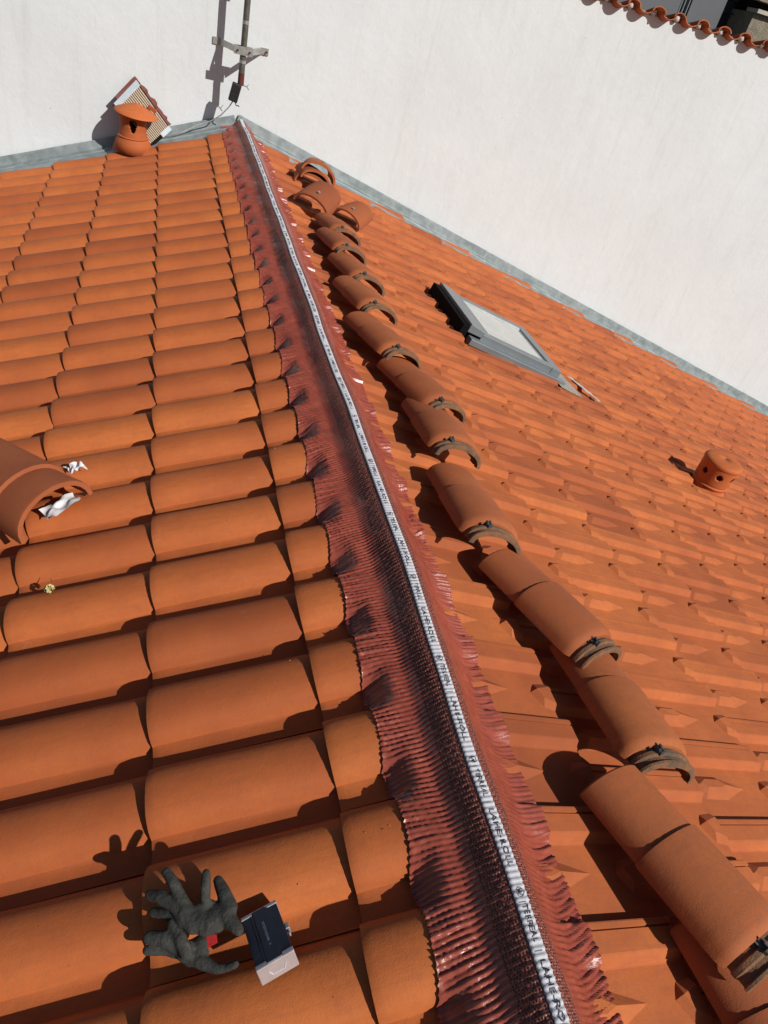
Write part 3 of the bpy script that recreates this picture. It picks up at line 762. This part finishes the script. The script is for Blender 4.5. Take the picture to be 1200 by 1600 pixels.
for i in range(15):
    f = i / 14; rows.append([quad(0, 0, .2, f * .98 - .06, -.018), quad(0, 0, 1.0 + .08 * sin(pi * f) + r.uniform(-.03, .05), f * .98 - .06, -.016 + r.uniform(-.006, .006)), quad(0, 0, 1.12 + .12 * sin(pi * f) + r.uniform(-.06, .06), f * .98 - .05, -.028 + r.uniform(-.01, .01))])
o = MB().grid(rows).build('torn_backing', simple('torn_membrane', (.16, .04, .03), .7, nscale=60), lo_); solid(o, .003)
sh = obj('tile_shard', mesh('tile_shard', [(-.03, -.01, -.012), (.03, -.01, -.016), (.034, -.01, .008), (-.026, -.01, .014), (-.03, .01, -.012), (.03, .01, -.016), (.034, .01, .008), (-.026, .01, .014)],
      [(0, 1, 2, 3), (4, 7, 6, 5), (0, 4, 5, 1), (1, 5, 6, 2), (2, 6, 7, 3), (3, 7, 4, 0)], TC_P)); sh.location = (-.612, .29, .004); sh.rotation_euler = (.2, .45, 0)
tag(sh, 'small broken clay shard stuck on the leaning beige panel', 'shard')

# ------------------------------------------------------------------ gloves
def glove(name, label, chains, blobs, group):
    """chains: list of [((u,v,h), r), ...]; blobs: list of ((u,v,h), (ru,rv,rh))"""
    bm = bmesh.new()
    def sph(c, r):
        bmesh.ops.create_uvsphere(bm, u_segments=12, v_segments=8, radius=1, matrix=Matrix.Translation(c) @ ML.to_3x3().to_4x4() @ Matrix.Diagonal((*r, 1)))
    for ch in chains:
        for (p, r), (q, s) in zip(ch, ch[1:]):
            P_, Q_ = PL(*p), PL(*q); n = max(2, int((P_ - Q_).length / .004))
            for i in range(n + 1):
                f = i / n; rr = r + (s - r) * f
                fold = 1.2 + .02 * sin(f * n * .8 + p[0] * 500)
                sph(P_.lerp(Q_, f), (rr * fold, rr * fold, rr * .85 * fold))
    for c, r in blobs: sph(PL(*c), r)
    me = bpy.data.meshes.new('tmp'); bm.to_mesh(me); bm.free()
    o = bpy.data.objects.new('tmp', me); C.objects.link(o)
    md = o.modifiers.new('r', 'REMESH'); md.mode = 'VOXEL'; md.voxel_size = .0019
    ms = o.modifiers.new('s', 'SMOOTH'); ms.factor = .7; ms.iterations = 18
    dg = bpy.context.evaluated_depsgraph_get(); dg.update()
    me2 = bpy.data.meshes.new_from_object(o.evaluated_get(dg)); bpy.data.objects.remove(o)
    me2.materials.clear(); me2.materials.append(GLOVE); me2.polygons.foreach_set('use_smooth', [True] * len(me2.polygons))
    o = obj(name, me2); me2.name = name; tag(o, label, 'glove', group); return o
chA=[[((0.513,5.226,0.036),0.011),((0.519,5.213,0.04),0.0095),((0.534,5.176,0.05),0.0088),((0.545,5.157,0.05),0.0078)],
[((0.52,5.23,0.034),0.011),((0.534,5.211,0.036),0.0105),((0.559,5.19,0.036),0.0105),((0.58,5.178,0.03),0.0085)],
[((0.521,5.237,0.03),0.011),((0.538,5.226,0.022),0.009),((0.559,5.211,0.018),0.009),((0.579,5.202,0.014),0.0075)],
[((0.479,5.219,0.05),0.0078),((0.475,5.204,0.06),0.0082),((0.472,5.185,0.064),0.007)],
[((0.449,5.253,0.034),0.012),((0.442,5.24,0.036),0.012),((0.449,5.217,0.038),0.011),((0.459,5.19,0.036),0.008)],
[((0.449,5.253,0.034),0.012),((0.439,5.266,0.036),0.0105),((0.429,5.28,0.038),0.008)]]
blA=[((0.507,5.233,0.032),(0.017, 0.017, 0.01)),((0.491,5.244,0.034),(0.02, 0.02, 0.01)),((0.475,5.252,0.034),(0.02, 0.019, 0.01)),((0.502,5.249,0.03),(0.02, 0.016, 0.009)),((0.48,5.26,0.03),(0.022, 0.013, 0.009)),((0.458,5.25,0.034),(0.018, 0.018, 0.01)),((0.467,5.262,0.03),(0.015, 0.011, 0.009)),((0.485,5.225,0.036),(0.022, 0.01, 0.01))]
chB=[[((0.525,5.273,0.0),0.012),((0.537,5.267,0.008),0.0115),((0.558,5.252,0.018),0.012),((0.585,5.242,0.018),0.0095)],
[((0.542,5.269,-0.008),0.01),((0.562,5.261,-0.004),0.0085),((0.593,5.255,0.002),0.008)],
[((0.543,5.234,0.024),0.009),((0.531,5.26,0.022),0.01),((0.524,5.283,0.014),0.0095)],
[((0.516,5.285,-0.004),0.011),((0.501,5.298,-0.004),0.01),((0.479,5.313,-0.004),0.0075),((0.462,5.316,-0.002),0.0065),((0.446,5.317,0.004),0.006)]]
blB=[((0.513,5.275,-0.004),(0.016, 0.02, 0.01)),((0.502,5.27,0.0),(0.014, 0.018, 0.009)),((0.52,5.287,-0.006),(0.016, 0.012, 0.009)),((0.504,5.285,-0.006),(0.014, 0.016, 0.009)),((0.531,5.277,0.0),(0.014, 0.014, 0.01))]
blA += [((0.488, 5.243, 0.031), (.033, .023, .010)), ((0.463, 5.246, 0.034), (.022, .022, .011)), ((.505, 5.24, .033), (.020, .020, .011))]
blB += [((0.515, 5.279, -0.004), (.024, .017, .010)), ((.528, 5.272, .002), (.018, .014, .011))]
glove('work_glove', 'dark grey work glove on top, one finger sticking up, touching the metal box', chA, blA, 'pair of work gloves')
glove('work_glove', 'lower dark grey work glove, crumpled in the gutter between two rounded tiles', chB, blB, 'pair of work gloves')
rt = obj('red_label', mesh('red_label', [PL(.492, 5.262, .004), PL(.474, 5.264, .006), PL(.474, 5.276, .002), (PL(.494, 5.280, .0))], [(0, 1, 2, 3)], simple('red_label', (.55, .02, .02), .6, nscale=300, var=.5)))
rt.modifiers.new('t', 'SOLIDIFY').thickness = .0015
tag(rt, 'small bright red label lying in shade between the gloves', 'label')


# ------------------------------------------------------------------ battery box
ayv = (ML.to_3x3() @ Vector((.028, -.103, -.040))).normalized()            # from the near end to the far end
ax_x = (ML.to_3x3() @ Vector((-.064, -.006, 0))); ax_x = (ax_x - ayv * ax_x.dot(ayv)).normalized(); zz = ax_x.cross(ayv); ay = ayv
Mb = Matrix.Translation(PL(.388, 5.291, .020) - zz * .036) @ Matrix((ax_x, ay, zz)).transposed().to_4x4()
pk = thing('battery_box', 'small dark blue box with silver end caps beside the gloves', 'battery', Mb)
NAVY = simple('navy_plastic', (.010, .016, .032), .35, 0, .5, 60, .3, .1, .0005); SILV = simple('silver_cap', (.42, .42, .46), .35, .5, .5, 50, .15, .1, .0005)
SIL2 = simple('champagne_cap', (.50, .43, .42), .4, .35, .5, 50, .15, .1, .0005)
# local y = ay; the viewer side is -y if ay points away
sg = 1     # +1: local +y points away from the viewer
def pbox(name, x0, x1, y0, y1, z0, z1, mat, bev=.0012, parent=pk):
    o = MB().box(x0, x1, y0, y1, z0, z1).build(name, mat, parent); md = o.modifiers.new('b', 'BEVEL'); md.width = bev; md.segments = 2
    if sg < 0: pass
    return o
Y_ = (lambda a, b: (min(a * sg, b * sg), max(a * sg, b * sg)))
hx, hy = .0325, .055
pbox('shell', -hx + .001, hx - .001, *Y_(-hy + .005, hy - .004), 0, .0345, NAVY)
pbox('raised_panel', -.012, .012, *Y_(-hy + .003, hy - .002), .030, .0365, NAVY)
pbox('panel_edge', -.017, .017, *Y_(-hy + .008, hy - .006), .030, .0355, NAVY)
pbox('end_cap', -hx, hx, *Y_(-hy, -hy + .0045), 0, .036, SIL2, .0015)
pbox('end_cap', -hx, hx, *Y_(hy - .004, hy), 0, .036, SILV, .0015)
pbox('cap_lip', -hx, -.013, *Y_(-hy + .002, -hy + .009), .033, .0362, SILV); pbox('cap_lip', .013, hx, *Y_(-hy + .002, -hy + .009), .033, .0362, SILV); pbox('cap_lip', -.013, .013, *Y_(-hy + .0015, -hy + .0045), .033, .0368, SILV)
pbox('cap_lip', -hx, -.013, *Y_(hy - .007, hy - .002), .033, .0362, SILV); pbox('cap_lip', .013, hx, *Y_(hy - .007, hy - .002), .033, .0362, SILV)
pbox('latch', hx - .001, hx + .006, *Y_(-.002, .010), .014, .026, SILV); pbox('latch', hx + .001, hx + .0045, *Y_(-.012, -.003), .016, .024, SILV)
m = MB()
for a, b in (((-.015, .022), (-.010, .012)), ((-.010, .012), (.010, .012)), ((.010, .012), (.015, .024))):
    m.tube([(a[0], -(hy + .0004) * sg, a[1]), (b[0], -(hy + .0004) * sg, b[1])], .0008, 6)
m.build('embossed_line', STRIP, pk)
GREYI = simple('grey_print', (.30, .33, .38), .5, 0, .4, 50, .1, 0)
lt = text_mesh('MAGNUSSON', .0062); lt.materials.clear(); lt.materials.append(GREYI)
lo = obj('lettering', lt, pk, (.001, -.015 * sg, .0368), (0, 0, radians(90 * sg)))
el = em.copy(); el.materials.clear(); el.materials.append(GREYI); eo = obj('emblem', el, pk, (.001, -.022 * sg, .0368), (0, 0, radians(90 * sg))); eo.scale = (.28, .28, .28)


# ------------------------------------------------------------------ building beyond the wall
bb = thing('background_building', 'dark grey panelled building with a stone corner seen above the coping', 'building')
GREYP = simple('grey_cladding', (.12, .125, .14), .6, .1, .4, .8, .15, .1, .01)
STONE = simple('brown_stone', (.21, .18, .14), .95, 0, .2, 7, .5, .8, .03, (.33, .29, .22))
Y = 9.0
MB().box(4.0, 8.90, Y, Y + 8, -6, 9).build('clad_wall', GREYP, bb)
MB().box(9.12, 9.86, Y - .02, Y + 8, -6, 9).build('clad_wall', GREYP, bb)
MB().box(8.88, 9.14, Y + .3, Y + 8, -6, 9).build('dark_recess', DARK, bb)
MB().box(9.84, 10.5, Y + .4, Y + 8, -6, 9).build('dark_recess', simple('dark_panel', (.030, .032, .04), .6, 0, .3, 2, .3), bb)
for x in (8.915, 8.985, 9.075): MB().box(x, x + .018, Y + .0, Y + .1, -6, 9).build('window_bar', ZINC_D, bb)
MB().box(8.90, 9.12, Y + .05, Y + .10, 1.80, 1.815).build('window_bar', ZINC_D, bb)
MB().box(10.36, 20, Y - .3, Y + 8, -6, 2.06).build('stone_wall', STONE, bb)
MB().box(10.34, 20, Y - .40, Y - .05, 2.062, 2.125).build('stone_ledge', simple('pale_ledge', (.5, .47, .40), .9, 0, .2, 6), bb)
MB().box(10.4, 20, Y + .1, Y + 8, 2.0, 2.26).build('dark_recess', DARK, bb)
MB().box(10.42, 20, Y - .2, Y + 8, 2.262, 9).build('stone_wall', STONE, bb)
for k in range(5): MB().box(9.9, 10.4, Y + .3, Y + .36, 1.3 + k * .22, 1.32 + k * .22).build('louvre', BLACK, bb)

# ------------------------------------------------------------------ clay and mortar crumbs lying on the tiles
r = random.Random(12); m = MB()
def crumb(p, sz):
    q = [Vector((r.uniform(-1, 1), r.uniform(-1, 1), r.uniform(-.4, 1))).normalized() * sz * r.uniform(.5, 1) for _ in range(5)]
    m.add([p + a for a in q], [(0, 1, 2), (0, 2, 3), (0, 3, 4), (1, 4, 3), (1, 3, 2), (0, 4, 1)])
for k in range(150):
    uf = r.choice(UF[:4]); kk = r.randint(0, 26); t = r.uniform(.03, .12); sL = -r.uniform(.02, .34)
    if uf < .3: sL = -r.uniform(.01, .09)
    crumb(PL(uf + sL, vL - kk * LW + t, roll(t) + .020 * sL / LP + .001), r.uniform(.0012, .0032) * (1.4 if kk > 20 else 1))
for k in range(110):
    crumb(PR(r.uniform(.25, 3.5), r.uniform(.3, 5.3), r.uniform(-.012, -.002)), r.uniform(.0015, .0035))
cr = m.build('clay_crumbs', simple('crumb_clay', (.55, .30, .18), .9, 0, .2, 200, .5, 0)); tag(cr, 'scattered small pale clay and mortar crumbs lying on the roof tiles', 'crumbs', kind='stuff')
